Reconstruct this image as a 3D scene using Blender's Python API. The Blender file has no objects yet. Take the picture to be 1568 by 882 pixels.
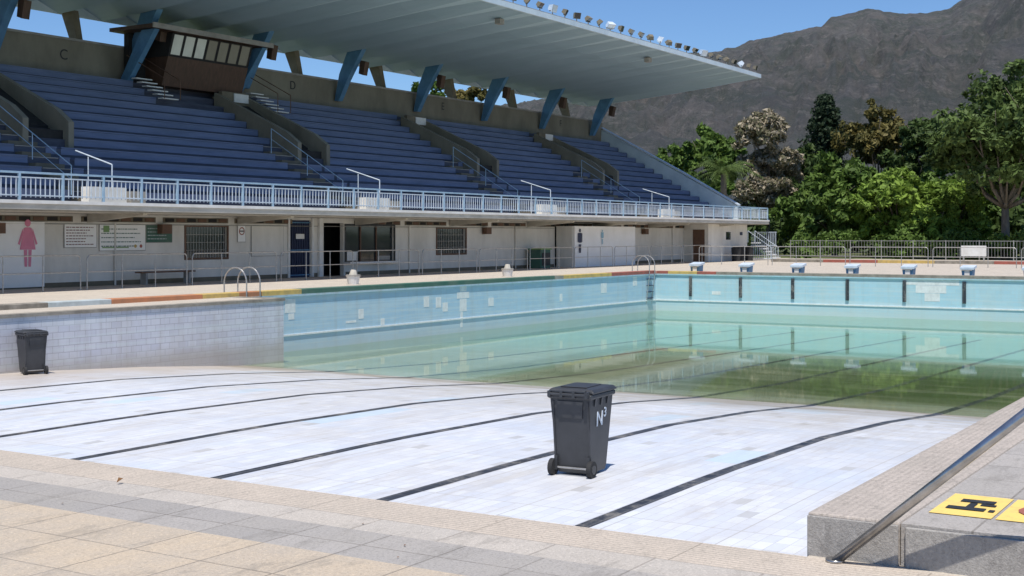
import bpy, math, random
import numpy as np
from mathutils import Vector, noise, Matrix
random.seed(7)
R=np.random.default_rng(5)
scene=bpy.context.scene
COL=scene.collection

# ---------------------------------------------------------------- materials
class NT:
    def __init__(s,name):
        s.m=bpy.data.materials.new(name); s.m.use_nodes=True
        s.t=s.m.node_tree; s.b=s.t.nodes['Principled BSDF']; s.out=s.t.nodes['Material Output']
        s.pos=s.n('ShaderNodeNewGeometry').outputs['Position']
        s.obj=s.n('ShaderNodeTexCoord').outputs['Object']
    def n(s,t,**k):
        x=s.t.nodes.new(t)
        for a,v in k.items(): setattr(x,a,v)
        return x
    def l(s,a,b): s.t.links.new(a,b)
    def set(s,sock,v):
        if hasattr(v,'is_linked') : s.l(v,sock)
        else: sock.default_value=v
    def noise(s,scale=5,detail=5,rough=.6,stretch=(1,1,1),vec=None):
        mp=s.n('ShaderNodeMapping'); mp.inputs['Scale'].default_value=stretch
        s.l(vec or s.obj,mp.inputs['Vector'])
        x=s.n('ShaderNodeTexNoise'); x.inputs['Scale'].default_value=scale
        x.inputs['Detail'].default_value=detail; x.inputs['Roughness'].default_value=rough
        s.l(mp.outputs[0],x.inputs['Vector']); return x.outputs['Fac']
    def ramp(s,f,a,b,ca=(0,0,0,1),cb=(1,1,1,1)):
        r=s.n('ShaderNodeValToRGB'); e=r.color_ramp.elements
        e[0].position=a;e[1].position=b;e[0].color=ca;e[1].color=cb
        s.l(f,r.inputs[0]); return r.outputs[0]
    def mix(s,f,a,b,mode='MIX'):
        x=s.n('ShaderNodeMix',data_type='RGBA',blend_type=mode)
        s.set(x.inputs[0],f)
        for i,v in ((6,a),(7,b)):
            if hasattr(v,'is_linked'): s.l(v,x.inputs[i])
            else: x.inputs[i].default_value=tuple(v)+((1,) if len(v)==3 else ())
        return x.outputs[2]
    def math(s,op,a,b=0,clamp=False):
        x=s.n('ShaderNodeMath',operation=op); x.use_clamp=clamp
        s.set(x.inputs[0],a); s.set(x.inputs[1],b); return x.outputs[0]
    def xyz(s):
        x=s.n('ShaderNodeSeparateXYZ'); s.l(s.obj,x.inputs[0]); return x.outputs
    def brick(s,w,h,mortar,c1,c2,cm,offset=0.0,plane='XY',bias=0):
        o=s.xyz(); c=s.n('ShaderNodeCombineXYZ')
        a,b={'XY':(0,1),'XZ':(0,2),'YZ':(1,2)}[plane]
        s.l(o[a],c.inputs[0]); s.l(o[b],c.inputs[1])
        x=s.n('ShaderNodeTexBrick'); x.offset=offset; x.squash=1
        s.l(c.outputs[0],x.inputs['Vector'])
        x.inputs['Scale'].default_value=1; x.inputs['Brick Width'].default_value=w
        x.inputs['Row Height'].default_value=h; x.inputs['Mortar Size'].default_value=mortar
        x.inputs['Bias'].default_value=bias
        for k,v in (('Color1',c1),('Color2',c2),('Mortar',cm)): x.inputs[k].default_value=tuple(v)+(1,)
        return x.outputs['Color'],x.outputs['Fac']
    def bump(s,h,st=.3,d=.02):
        x=s.n('ShaderNodeBump'); x.inputs['Strength'].default_value=st; x.inputs['Distance'].default_value=d
        s.l(h,x.inputs['Height']); s.l(x.outputs[0],s.b.inputs['Normal'])
    def color(s,c): s.set(s.b.inputs['Base Color'],c if hasattr(c,'is_linked') else tuple(c)+(1,))
    def rough(s,r): s.b.inputs['Roughness'].default_value=r

def mat(name,c1,c2=None,scale=3,rough=.8,metal=0,bump=0,stretch=(1,1,1),lo=.35,hi=.65):
    t=NT(name); c2=c2 or tuple(x*.72 for x in c1)
    f=t.noise(scale,6,.65,stretch)
    t.color(t.mix(t.ramp(f,lo,hi),c1,c2)); t.rough(rough); t.b.inputs['Metallic'].default_value=metal
    if bump: t.bump(t.noise(scale*6,4,.6),bump,.02)
    return t.m

def pavers(name,w,h,c1,c2,cm,stain,offset=0.,mort=.006):
    t=NT(name)
    c,f=t.brick(w,h,mort,c1,c2,cm,offset)
    n=t.ramp(t.noise(.8,8,.75),.38,.68)
    c=t.mix(t.math('MULTIPLY',n,.75),c,stain)
    c=t.mix(t.math('MULTIPLY',t.ramp(t.noise(55,4,.8),.50,.62),.50),c,tuple(x*.5 for x in c1))
    c=t.mix(t.math('MULTIPLY',t.ramp(t.noise(38,4,.8),.54,.64),.45),c,tuple(min(.85,x*1.4) for x in c1))
    c=t.mix(t.math('MULTIPLY',t.ramp(t.noise(6,8,.85),.54,.68),.5),c,tuple(x*.55 for x in stain))
    c=t.mix(t.math('MULTIPLY',t.ramp(t.noise(2.2,9,.85,(.5,1.4,1)),.53,.60),.38),c,tuple(x*.5 for x in stain))
    t.color(c); t.rough(.9)
    g=t.math('SUBTRACT',t.noise(90,3,.7),t.math('MULTIPLY',f,1.5)); t.bump(g,.6,.008)
    return t.m

M={}
M['paver_beige']=pavers('paver_beige',.5,.5,(.56,.45,.32),(.49,.41,.315),(.20,.165,.13),(.43,.385,.33))
M['paver_grey']=pavers('paver_grey',.52,.5,(.33,.31,.29),(.42,.39,.36),(.18,.16,.14),(.38,.35,.31))
M['paver_pale']=pavers('paver_pale',.9,.6,(.54,.485,.42),(.49,.45,.40),(.30,.26,.22),(.42,.38,.33))
M['deck_far']=pavers('deck_far',.6,.6,(.56,.49,.40),(.52,.455,.375),(.34,.29,.24),(.46,.41,.345))
def ridged(name,axis,c1,c2):
    t=NT(name); o=t.xyz()
    w=t.math('SINE',t.math('MULTIPLY',o[axis],150)); 
    n=t.ramp(t.noise(1.2,9,.8),.36,.66)
    c=t.mix(n,c1,c2)
    c=t.mix(t.math('MULTIPLY',t.ramp(w,.0,1.),.06),c,(.16,.13,.1))
    c=t.mix(t.math('MULTIPLY',t.ramp(t.noise(50,4,.8),.50,.62),.55),c,tuple(x*.5 for x in c2))
    c=t.mix(t.math('MULTIPLY',t.ramp(t.noise(34,4,.8),.55,.65),.40),c,tuple(min(.85,x*1.35) for x in c1))
    c=t.mix(t.math('MULTIPLY',t.ramp(t.noise(5,8,.85),.55,.68),.6),c,tuple(x*.45 for x in c2))
    o2=o[1-axis]
    j=t.math('LESS_THAN',t.math('MODULO',t.math('ADD',o2,100),1.24),.010)
    c=t.mix(t.math('MULTIPLY',j,.5),c,(.15,.13,.1))
    t.color(c); t.rough(.9); t.bump(t.math('ADD',t.math('MULTIPLY',w,.6),t.noise(80,3,.6)),.5,.006); return t.m
M['kerb_ridged_x']=ridged('kerb_ridged_x',0,(.55,.47,.385),(.44,.385,.32))
M['kerb_ridged_y']=ridged('kerb_ridged_y',1,(.47,.41,.355),(.36,.32,.275))

def floor_mat():
    t=NT('pool_floor_tiles'); o=t.xyz()
    c,f=t.brick(.30,.15,.004,(.73,.745,.77),(.63,.655,.71),(.52,.52,.53),0.0)
    c2,f2=t.brick(2.4,1.2,.010,(1,1,1),(.92,.94,.97),(.74,.71,.66),0.0)
    c=t.mix(.75,c,c2,'MULTIPLY')
    bl=t.ramp(t.noise(.35,3,.5,(1,.35,1)),.56,.66)
    c=t.mix(t.math('MULTIPLY',bl,.22),c,(.50,.62,.80))
    d=t.ramp(t.noise(.40,10,.78,(.6,1.5,1)),.45,.70)
    c=t.mix(t.math('MULTIPLY',d,.42),c,(.52,.47,.40))
    d2=t.ramp(t.noise(1.3,10,.82,(.22,1.8,1)),.51,.62)
    c=t.mix(t.math('MULTIPLY',d2,.34),c,(.43,.38,.31))
    sp=t.ramp(t.noise(9,8,.88),.55,.66)
    c=t.mix(t.math('MULTIPLY',sp,.40),c,(.38,.35,.30))
    # scattered missing tiles (dark bed or white)
    sx=t.math('SNAP',o[0],.30); sy=t.math('SNAP',o[1],.15); cc=t.n('ShaderNodeCombineXYZ'); t.l(sx,cc.inputs[0]); t.l(sy,cc.inputs[1])
    wn=t.n('ShaderNodeTexWhiteNoise'); t.l(cc.outputs[0],wn.inputs['Vector'])
    c=t.mix(t.math('MULTIPLY',t.math('GREATER_THAN',wn.outputs['Value'],.985),.45),c,(.36,.34,.30))
    # blue replacement patches, snapped
    bx=t.math('SNAP',o[0],1.2); by=t.math('SNAP',o[1],.45); c3=t.n('ShaderNodeCombineXYZ'); t.l(bx,c3.inputs[0]); t.l(by,c3.inputs[1])
    w3=t.n('ShaderNodeTexWhiteNoise'); t.l(c3.outputs[0],w3.inputs['Vector'])
    c=t.mix(t.math('MULTIPLY',t.math('GREATER_THAN',w3.outputs['Value'],.978),.55),c,(.50,.66,.78))
    yl=t.math('ADD',o[1],t.math('MULTIPLY',t.noise(.5,5,.6),5))
    dl=t.ramp(t.math('MULTIPLY',yl,.03333),.76,.85)
    c=t.mix(t.math('MULTIPLY',dl,.65),c,(.42,.34,.26))
    nn=t.noise(.28,8,.7,(1.6,.4,1))
    xx=t.math('ADD',o[0],t.math('MULTIPLY',t.math('SUBTRACT',nn,.5),6))
    xn=t.math('MULTIPLY',xx,.0166667)
    w0=t.ramp(xn,.27,.41)
    c=t.mix(t.math('MULTIPLY',t.math('MULTIPLY',w0,t.ramp(t.noise(.8,10,.82,(2.6,.45,1)),.38,.58)),.75),c,(.40,.345,.255))
    yside=t.ramp(t.math('MULTIPLY',o[1],.04),.42,.80)          # 0 right side, 1 near the stand
    wet=t.mix(yside,(.24,.225,.13),(.40,.42,.36))
    w1=t.ramp(xn,.40,.46)
    c=t.mix(t.math('MULTIPLY',w1,.85),c,wet)
    sh=t.n('ShaderNodeValToRGB'); e=sh.color_ramp.elements
    e[0].position=.39; e[0].color=(0,0,0,1); e[1].position=.412; e[1].color=(1,1,1,1); k=e.new(.432); k.color=(0,0,0,1)
    t.l(xn,sh.inputs[0])
    c=t.mix(t.math('MULTIPLY',sh.outputs[0],.6),c,(.20,.15,.075))
    r=t.n('ShaderNodeValToRGB'); e=r.color_ramp.elements
    e[0].position=.43; e[0].color=(0,0,0,1); e[1].position=.48; e[1].color=(1,1,1,1)
    k=e.new(.58); k.color=(1,1,1,1); k=e.new(.70); k.color=(.1,.1,.1,1)
    t.l(xn,r.inputs[0])
    ys=t.ramp(t.math('MULTIPLY',o[1],.04),.35,.80,(1,1,1,1),(.25,.25,.25,1))
    c=t.mix(t.math('MULTIPLY',t.math('MULTIPLY',r.outputs[0],ys),t.ramp(t.noise(.45,8,.7,(2.4,.5,1)),.34,.52)),c,(.075,.10,.018))
    w2=t.ramp(xn,.56,.72)
    c=t.mix(t.math('MULTIPLY',w2,.85),c,(.27,.45,.41))
    t.color(c)
    t.rough(.45); t.bump(f,-.3,.004); return t.m
M['pool_floor']=floor_mat()

def walltile(name,plane,c1,c2,cm,patch=.955,stain=(.45,.42,.33),low=(.5,.78)):
    t=NT(name); o=t.xyz()
    c,f=t.brick(.30,.15,.006,c1,c2,cm,0.5,plane)
    a={'XZ':0,'YZ':1}[plane]
    sx=t.math('SNAP',o[a],.45); sz=t.math('SNAP',o[2],.30)
    cc=t.n('ShaderNodeCombineXYZ'); t.l(sx,cc.inputs[0]); t.l(sz,cc.inputs[1])
    wn=t.n('ShaderNodeTexNoise'); wn.inputs['Scale'].default_value=.9; wn.inputs['Detail'].default_value=6;wn.inputs['Roughness'].default_value=.9
    t.l(cc.outputs[0],wn.inputs['Vector'])
    p=t.math('GREATER_THAN',wn.outputs['Fac'],patch)
    c=t.mix(t.math('MULTIPLY',p,.8),c,(.66,.69,.68))
    s2=t.ramp(t.noise(1.0,7,.75,(1,1,.25)),.46,.72)
    c=t.mix(t.math('MULTIPLY',s2,.40),c,stain)
    v=t.ramp(t.noise(2.5,5,.75,(1,1,.06)),.52,.64)
    c=t.mix(t.math('MULTIPLY',v,.24),c,tuple(x*.8 for x in stain))
    h=t.ramp(t.noise(1.2,4,.7,(.15,.15,8)),.50,.58)
    c=t.mix(t.math('MULTIPLY',h,.32),c,(.62,.69,.68))
    lo=t.ramp(t.math('ADD',t.math('MULTIPLY',o[2],-.4),t.math('MULTIPLY',t.noise(2,6,.7),.15)),low[0],low[1])
    c=t.mix(t.math('MULTIPLY',lo,.65),c,stain)
    up=t.ramp(t.math('ADD',t.math('MULTIPLY',o[2],2.),t.math('ADD',t.math('MULTIPLY',t.noise(2,6,.8,(1,1,.1)),.35),.75)),.78,.92)
    c=t.mix(t.math('MULTIPLY',up,.5),c,tuple(x*.45 for x in stain))
    t.color(c); t.rough(.4); t.bump(f,-.3,.004); return t.m
M['wall_blue']=walltile('wall_tiles_blue','XZ',(.36,.54,.66),(.41,.58,.68),(.42,.54,.60),.65,(.44,.46,.42))
M['wall_far']=walltile('wall_tiles_cyan','YZ',(.38,.60,.68),(.42,.63,.70),(.44,.58,.62),.72,(.50,.56,.51))
M['wall_white']=walltile('wall_tiles_white','XZ',(.54,.55,.61),(.61,.62,.66),(.36,.36,.39),.9,(.38,.335,.28),(.46,.60))
M['bare_tile_bed']=mat('bare_tile_bed',(.76,.78,.76),(.62,.64,.62),6,.8)

def lane():
    t=NT('lane_line_tiles')
    c,f=t.brick(.30,.15,.008,(.022,.024,.03),(.045,.05,.06),(.12,.12,.12),0)
    c=t.mix(t.math('MULTIPLY',t.ramp(t.noise(1.6,9,.88),.50,.62),.65),c,(.36,.33,.28))
    t.color(c);t.rough(.5);return t.m
M['lane']=lane()

def water():
    t=NT('pool_water'); t.t.nodes.remove(t.b)
    tr=t.n('ShaderNodeBsdfTransparent'); tr.inputs[0].default_value=(.86,.95,.88,1)
    df=t.n('ShaderNodeBsdfDiffuse'); df.inputs[0].default_value=(.20,.27,.20,1)
    m0=t.n('ShaderNodeMixShader'); m0.inputs[0].default_value=.08; t.l(tr.outputs[0],m0.inputs[1]); t.l(df.outputs[0],m0.inputs[2])
    gl=t.n('ShaderNodeBsdfGlossy'); gl.inputs['Roughness'].default_value=.03
    gl.inputs['Color'].default_value=(.92,.95,.92,1)
    fr=t.n('ShaderNodeFresnel'); fr.inputs[0].default_value=1.33
    b=t.n('ShaderNodeBump'); b.inputs['Strength'].default_value=.07; b.inputs['Distance'].default_value=.01
    t.l(t.noise(2.2,3,.5,(1,.6,1)),b.inputs['Height'])
    t.l(b.outputs[0],gl.inputs['Normal']); t.l(b.outputs[0],fr.inputs['Normal'])
    mx=t.n('ShaderNodeMixShader'); t.l(t.math('MULTIPLY',fr.outputs[0],.85),mx.inputs[0]); t.l(m0.outputs[0],mx.inputs[1]); t.l(gl.outputs[0],mx.inputs[2])
    t.l(mx.outputs[0],t.out.inputs[0]); return t.m
M['water']=water()

M['white']=mat('white_paint',(.78,.77,.74),(.66,.64,.60),2,.6)
M['panel_white']=mat('panel_white',(.88,.87,.85),(.80,.79,.76),1,.6)
M['plaster']=mat('wall_plaster',(.78,.75,.69),(.62,.59,.53),.8,.85,bump=.1,stretch=(1,1,.4))
M['concrete']=mat('concrete',(.38,.36,.33),(.26,.245,.22),1.2,.9,bump=.2)
M['edge_stone']=pavers('edge_stone',5,5,(.40,.38,.35),(.37,.35,.32),(.2,.2,.2),(.26,.24,.22))
M['conc_brown']=mat('concrete_brown',(.20,.17,.12),(.14,.12,.085),1.5,.9,bump=.2)
M['conc_olive']=mat('concrete_olive',(.25,.23,.175),(.18,.16,.12),.8,.9,bump=.1,stretch=(1,1,.5))
M['fascia']=mat('slab_fascia',(.60,.56,.48),(.42,.39,.33),1.0,.85,stretch=(1,1,3))
M['canopy_under']=mat('canopy_underside_paint',(.46,.60,.69),(.40,.54,.63),.35,.75,stretch=(3,.3,1))
M['canopy_under_shaded']=mat('canopy_underside_paint_shaded',(.34,.46,.55),(.29,.41,.49),.5,.75,stretch=(3,.3,1))  # darker copy of the underside paint; shade of the folds put into colour
M['canopy_edge']=mat('canopy_edge_paint',(.60,.70,.76),(.48,.58,.65),1,.7)
M['blue_paint']=mat('blue_paint',(.10,.25,.42),(.07,.18,.32),2,.55)
M['seat_blue']=mat('seat_blue',(.165,.205,.325),(.115,.15,.24),1.1,.6,stretch=(.5,3,3))
M['seat_step']=mat('seat_step_blue_grey',(.085,.095,.13),(.05,.055,.08),1.5,.8,stretch=(.5,3,3))
M['rail_blue']=mat('railing_light_blue',(.36,.50,.63),(.26,.40,.53),3,.5)
M['rail_white']=mat('railing_white',(.62,.68,.74),(.46,.54,.62),3,.5)
M['galv']=mat('galvanised_steel',(.50,.49,.47),(.34,.33,.31),9,.42,metal=.6)
M['chrome']=mat('stainless_steel',(.50,.50,.50),(.34,.34,.34),12,.28,metal=.95)
M['dark']=mat('dark_interior',(.03,.028,.026),(.02,.02,.02),2,.9)
M['brown']=mat('brown_paint',(.16,.085,.05),(.11,.06,.04),3,.7)
M['wood']=mat('timber_cladding',(.10,.05,.03),(.065,.035,.02),1.5,.6,stretch=(6,6,.5))
M['bin']=mat('bin_plastic',(.050,.052,.056),(.034,.036,.039),3,.45,bump=.03)
M['rubber']=mat('rubber',(.018,.018,.018),(.03,.03,.03),8,.8)
M['black']=mat('black_paint',(.02,.02,.02),(.03,.03,.03),5,.6)
M['navy']=mat('navy_paint',(.02,.03,.075),(.03,.04,.085),5,.6)
M['pink']=mat('pink_paint',(.72,.25,.36),(.64,.21,.31),5,.6)
M['green']=mat('green_paint',(.035,.12,.085),(.09,.15,.11),1.5,.7)
M['greenlt']=mat('green_sign_paint',(.20,.33,.12),(.18,.30,.12),2,.6)
M['yellow']=mat('yellow_paint',(.62,.43,.12),(.42,.31,.12),3.5,.75)
M['sign_yellow']=mat('safety_yellow_paint',(.82,.58,.16),(.60,.44,.16),9,.75,lo=.5,hi=.7)
M['orange']=mat('orange_paint',(.50,.20,.09),(.36,.17,.09),3,.75)
M['red']=mat('red_paint',(.40,.11,.08),(.26,.10,.07),3,.75)
M['kerb_grey']=mat('kerb_weathered',(.32,.29,.24),(.18,.16,.13),2.5,.9,bump=.2)
M['kerb_white']=mat('kerb_white_blue',(.50,.56,.57),(.36,.40,.39),2.5,.8)
M['text']=mat('sign_text_ink',(.22,.10,.10),(.18,.1,.1),5,.7)
M['hedge_grass']=mat('grass',(.09,.13,.04),(.14,.14,.06),.6,.9)
M['trunk']=mat('bark',(.11,.09,.07),(.20,.17,.13),3,.9,bump=.4,stretch=(3,3,.6))
M['ltblue_icon']=mat('light_blue_paint',(.26,.48,.60),(.25,.43,.55),5,.6)
def glass(name,c,r=.06):
    t=NT(name); t.color(t.mix(t.noise(1.5,3),c,tuple(x*1.6 for x in c))); t.rough(r); t.b.inputs['Metallic'].default_value=0
    t.b.inputs['Specular IOR Level'].default_value=.6; return t.m
M['glass']=glass('window_glass_dark',(.02,.025,.028))
M['blind']=glass('window_blinds_behind_glass',(.50,.53,.47),.2)
M['blind2']=glass('window_olive_glass',(.11,.12,.085),.15)
M['lens']=mat('floodlight_lens',(.75,.78,.8),(.6,.63,.65),5,.2)

# ---------------------------------------------------------------- mesh builder
class MB:
    def __init__(s): s.v=[];s.f=[];s.mi=[];s.mats=[]
    def m(s,k):
        if k not in s.mats: s.mats.append(k)
        return s.mats.index(k)
    def quad(s,pts,k):
        i=len(s.v); s.v+= [tuple(p) for p in pts]; s.f.append(tuple(range(i,i+len(pts)))); s.mi.append(s.m(k))
    def hexa(s,p,k):
        i=len(s.v); s.v+=[tuple(q) for q in p]; a=s.m(k)
        for f in ((3,2,1,0),(4,5,6,7),(0,1,5,4),(1,2,6,5),(2,3,7,6),(3,0,4,7)):
            s.f.append(tuple(i+j for j in f)); s.mi.append(a)
    def box(s,x0,x1,y0,y1,z0,z1,k):
        s.hexa([(x0,y0,z0),(x1,y0,z0),(x1,y1,z0),(x0,y1,z0),(x0,y0,z1),(x1,y0,z1),(x1,y1,z1),(x0,y1,z1)],k)
    def cyl(s,p0,p1,r,k,n=8,r1=None):
        p0=Vector(p0);p1=Vector(p1); r1=r if r1 is None else r1
        d=(p1-p0); 
        if d.length<1e-6: return
        d.normalize()
        u=d.orthogonal().normalized(); w=d.cross(u); i=len(s.v)
        for p,rr in ((p0,r),(p1,r1)):
            for j in range(n):
                a=2*math.pi*j/n; s.v.append(tuple(p+u*(math.cos(a)*rr)+w*(math.sin(a)*rr)))
        q=s.m(k)
        for j in range(n):
            s.f.append((i+j,i+(j+1)%n,i+n+(j+1)%n,i+n+j)); s.mi.append(q)
        s.f.append(tuple(i+j for j in reversed(range(n)))); s.mi.append(q)
        s.f.append(tuple(i+n+j for j in range(n))); s.mi.append(q)
    def tube(s,pts,r,k,n=8):
        for a,b in zip(pts[:-1],pts[1:]): s.cyl(a,b,r,k,n)
    def prism_x(s,prof,x0,x1,k):
        n=len(prof); i=len(s.v); q=s.m(k)
        for x in (x0,x1): s.v+=[(x,y,z) for y,z in prof]
        s.f.append(tuple(i+j for j in range(n))); s.mi.append(q)
        s.f.append(tuple(i+n+j for j in reversed(range(n)))); s.mi.append(q)
        for j in range(n):
            s.f.append((i+j,i+n+j,i+n+(j+1)%n,i+(j+1)%n)); s.mi.append(q)
    def build(s,name,parent=None,smooth=False,bevel=0):
        me=bpy.data.meshes.new(name); me.from_pydata(s.v,[],s.f)
        for k in s.mats: me.materials.append(M[k])
        me.polygons.foreach_set('material_index',s.mi)
        if smooth: me.polygons.foreach_set('use_smooth',[len(p)==4 for p in s.f])
        me.update()
        o=bpy.data.objects.new(name,me); COL.objects.link(o)
        if parent: o.parent=parent
        if bevel:
            b=o.modifiers.new('bev','BEVEL'); b.width=bevel; b.segments=2; b.limit_method='ANGLE'
        return o
def empty(name,loc=(0,0,0)):
    e=bpy.data.objects.new(name,None); e.location=loc; COL.objects.link(e); return e
def text(body,name,loc,rot,size,matk,parent=None,ext=.004):
    c=bpy.data.curves.new(name,'FONT'); c.body=body; c.size=size; c.extrude=ext; c.align_x='CENTER'; c.align_y='CENTER'
    c.materials.append(M[matk]); o=bpy.data.objects.new(name,c); COL.objects.link(o)
    o.location=loc; o.rotation_euler=rot
    if parent: o.parent=parent
    return o

# ---------------------------------------------------------------- camera / light
cam=bpy.data.cameras.new('camera'); co=bpy.data.objects.new('camera',cam); COL.objects.link(co)
yaw=math.atan2(.525,.851)
co.location=(0,0,1.7); co.rotation_euler=(math.radians(90),0,yaw-math.radians(90))
cam.sensor_width=36; cam.lens=36*2018/1568; cam.shift_y=-81/1568; cam.clip_end=12000; cam.clip_start=.05
scene.camera=co
EL=math.radians(67); S=Vector((-.87*math.cos(EL),-.49*math.cos(EL),math.sin(EL))).normalized()
sl=bpy.data.lights.new('sun','SUN'); sl.energy=5.0; sl.angle=math.radians(.5); sl.color=(1,.955,.89)
so=bpy.data.objects.new('sun',sl); COL.objects.link(so); so.rotation_euler=S.to_track_quat('Z','Y').to_euler(); so.location=(0,0,50)
w=bpy.data.worlds.new('World'); scene.world=w; w.use_nodes=True
sk=w.node_tree.nodes.new('ShaderNodeTexSky'); sk.sky_type='NISHITA'; sk.sun_disc=False
sk.sun_elevation=EL; sk.sun_rotation=math.atan2(S.x,S.y)%(2*math.pi); sk.air_density=1.0; sk.dust_density=0; sk.ozone_density=4.0; sk.altitude=600
bg=w.node_tree.nodes['Background']; bg.inputs[1].default_value=.11
tint=w.node_tree.nodes.new('ShaderNodeMix'); tint.data_type='RGBA'; tint.blend_type='MULTIPLY'; tint.inputs[0].default_value=1
tint.inputs[7].default_value=(.76,.92,1.12,1)
w.node_tree.links.new(sk.outputs[0],tint.inputs[6]); w.node_tree.links.new(tint.outputs[2],bg.inputs[0])
scene.view_settings.view_transform='Standard'; scene.view_settings.look='None'; scene.view_settings.exposure=0

# ---------------------------------------------------------------- ground and deck
X0,XC,X1=6.75,26.9,53.6; YR,YL,YB=2.33,23.8,25.5
def cells(xs,ys,z,fn,name):
    b=MB()
    for i in range(len(xs)-1):
        for j in range(len(ys)-1):
            cx=(xs[i]+xs[i+1])/2; cy=(ys[j]+ys[j+1])/2
            if X0<cx<XC and YR<cy<YL: continue
            if XC<=cx<X1 and YR<cy<YB: continue
            b.quad([(xs[i],ys[j],z),(xs[i+1],ys[j],z),(xs[i+1],ys[j+1],z),(xs[i],ys[j+1],z)],fn(cx,cy))
    return b.build(name)
cells([-5000,X0,XC,X1,6000],[-5000,YR,YL,YB,6000],-.03,lambda x,y:'hedge_grass','ground')
def dm(x,y):
    if x<5.48: return 'paver_beige'
    if x<6.0: return 'paver_grey'
    if x<6.3: return 'paver_pale'
    if x<X0: return 'kerb_ridged_x'
    return 'deck_far'
cells([-40,5.48,6.0,6.3,X0,XC,X1,93],[-40,YR,YL,YB,50],0,dm,'pool_deck')

rd=empty('raised_side_deck')
b=MB(); b.box(6.80,60,1.86,2.345,-.05,.226,'kerb_ridged_y'); b.build('coping',rd,bevel=.012)
b=MB(); b.box(6.782,6.797,1.862,2.343,-.05,.212,'edge_stone'); b.build('coping_end',rd,bevel=.005)
b=MB(); b.box(6.815,60,-20,1.855,-.05,.218,'paver_grey'); b.build('paving',rd)
b=MB()
yy=1.84
while yy>-6:
    b.box(6.790,6.813,yy-.60,yy-.012,-.02,.205,'edge_stone'); yy-=.612
b.build('edge_stones',rd,bevel=.006)

pw=empty('painted_safety_marking')
b=MB()
def dq(x0,x1,y0,y1,z,k): b.quad([(x0,y0,z),(x1,y0,z),(x1,y1,z),(x0,y1,z)],k)
dq(7.15,7.75,1.48,1.80,.2225,'sign_yellow'); dq(7.15,7.75,1.00,1.46,.2225,'sign_yellow')
z=.227
for (x0,x1,y0,y1) in ((7.3,7.38,1.55,1.75),(7.38,7.5,1.62,1.66),(7.45,7.5,1.52,1.60),(7.52,7.6,1.54,1.72),(7.3,7.36,1.50,1.53),(7.503,7.517,1.58,1.6)):
    dq(x0,x1,y0,y1,z,'black')
for k in range(16):
    a0=2*math.pi*k/16;a1=2*math.pi*(k+1)/16
    cx,cy=7.45,1.23
    b.quad([(cx+.17*math.cos(a0),cy+.17*math.sin(a0),z),(cx+.17*math.cos(a1),cy+.17*math.sin(a1),z),(cx+.12*math.cos(a1),cy+.12*math.sin(a1),z),(cx+.12*math.cos(a0),cy+.12*math.sin(a0),z)],'red')
dq(7.38,7.52,1.21,1.25,z,'black')
b.build('markings',pw)

b=MB()
p0=Vector((6.72,2.17,0)); p1=Vector((6.56,1.20,.86)); d=p1-p0
p2=p0+d*1.35; p3=p2+Vector((-.1,-.7,0))
b.tube([p0,p2],.025,'chrome',18); b.tube([p2,p3],.025,'chrome',18); b.tube([p3,(p3.x,p3.y,0)],.025,'chrome',18)
b.cyl((p0.x,p0.y,.001),(p0.x,p0.y,.015),.05,'chrome',14)
b.build('steel_handrail',smooth=True)

# ---------------------------------------------------------------- pool
pool=empty('swimming_pool')
WL=-1.67
prof=[(6.75,-1.16),(14.0,-1.16),(15.2,-1.17),(18.7,-1.245),(22,-1.42),(25.2,-1.665),(30,-1.85),(53.6,-2.3)]
b=MB()
for (xa,za),(xb,zb) in zip(prof[:-1],prof[1:]):
    b.quad([(xa,YR,za),(xb,YR,zb),(xb,YB,zb),(xa,YB,za)],'pool_floor')
b.build('floor',pool)
b=MB()
for k in range(9):
    y=1.3+2.45*k
    if y<YR+.3: continue
    for (xa,za),(xb,zb) in zip(prof[:-1],prof[1:]):
        xa2=max(xa,8.0); xb2=min(xb,51.8)
        b.quad([(xa2,y-.08,za+.004),(xb2,y-.08,zb+.004 if xb2==xb else -2.26),(xb2,y+.08,zb+.004 if xb2==xb else -2.26),(xa2,y+.08,za+.004)],'lane')
b.build('lane_lines',pool)
b=MB()
b.quad([(X0,YL,-1.9),(XC,YL,-1.9),(XC,YL,0),(X0,YL,0)],'wall_white')
b.quad([(X0,YR,-1.4),(X0,YL,-1.4),(X0,YL,0),(X0,YR,0)],'wall_white')
b.quad([(X0,YR,-2.5),(X1,YR,-2.5),(X1,YR,0),(X0,YR,0)],'wall_white')
b.quad([(XC,YL,-2.5),(XC,YB,-2.5),(XC,YB,0),(XC,YL,0)],'wall_far')
b.quad([(XC,YB,-2.5),(X1,YB,-2.5),(X1,YB,0),(XC,YB,0)],'wall_blue')
b.quad([(X1,YR,-2.5),(X1,YB,-2.5),(X1,YB,0),(X1,YR,0)],'wall_far')
b.build('walls',pool)
b=MB()
for k in range(9):
    y=23.8-2.34*k
    if y<3: continue
    b.box(X1-.058,X1-.04,y-.07,y+.07,-1.0,-.13,'lane')
for (x,w_,za,zb) in ((38.1,.42,-.95,-.52),(38.1,.75,-.5,-.28),(38.1,.42,-.26,-.08),(38.0,.14,-1.5,-.97),(36.6,.3,-.75,-.4),(37.0,.3,-.9,-.6),(35.9,.3,-.7,-.35),(39.9,.35,-.85,-.55),(32.4,.25,-.9,-.6),(29.1,.45,-.55,-.15),(29.15,.25,-.75,-.57),(27.6,.4,-.35,-.09),(27.4,.25,-.9,-.37),(48.6,.5,-.7,-.3),(51.5,.4,-.5,-.1),(45,.2,-.9,-.6),(33.5,.2,-1.15,-.95),(31.9,.5,-1.0,-.93)):
    b.box(x-w_/2,x+w_/2,YB-.006,YB+.01,za,zb,'bare_tile_bed')
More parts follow.
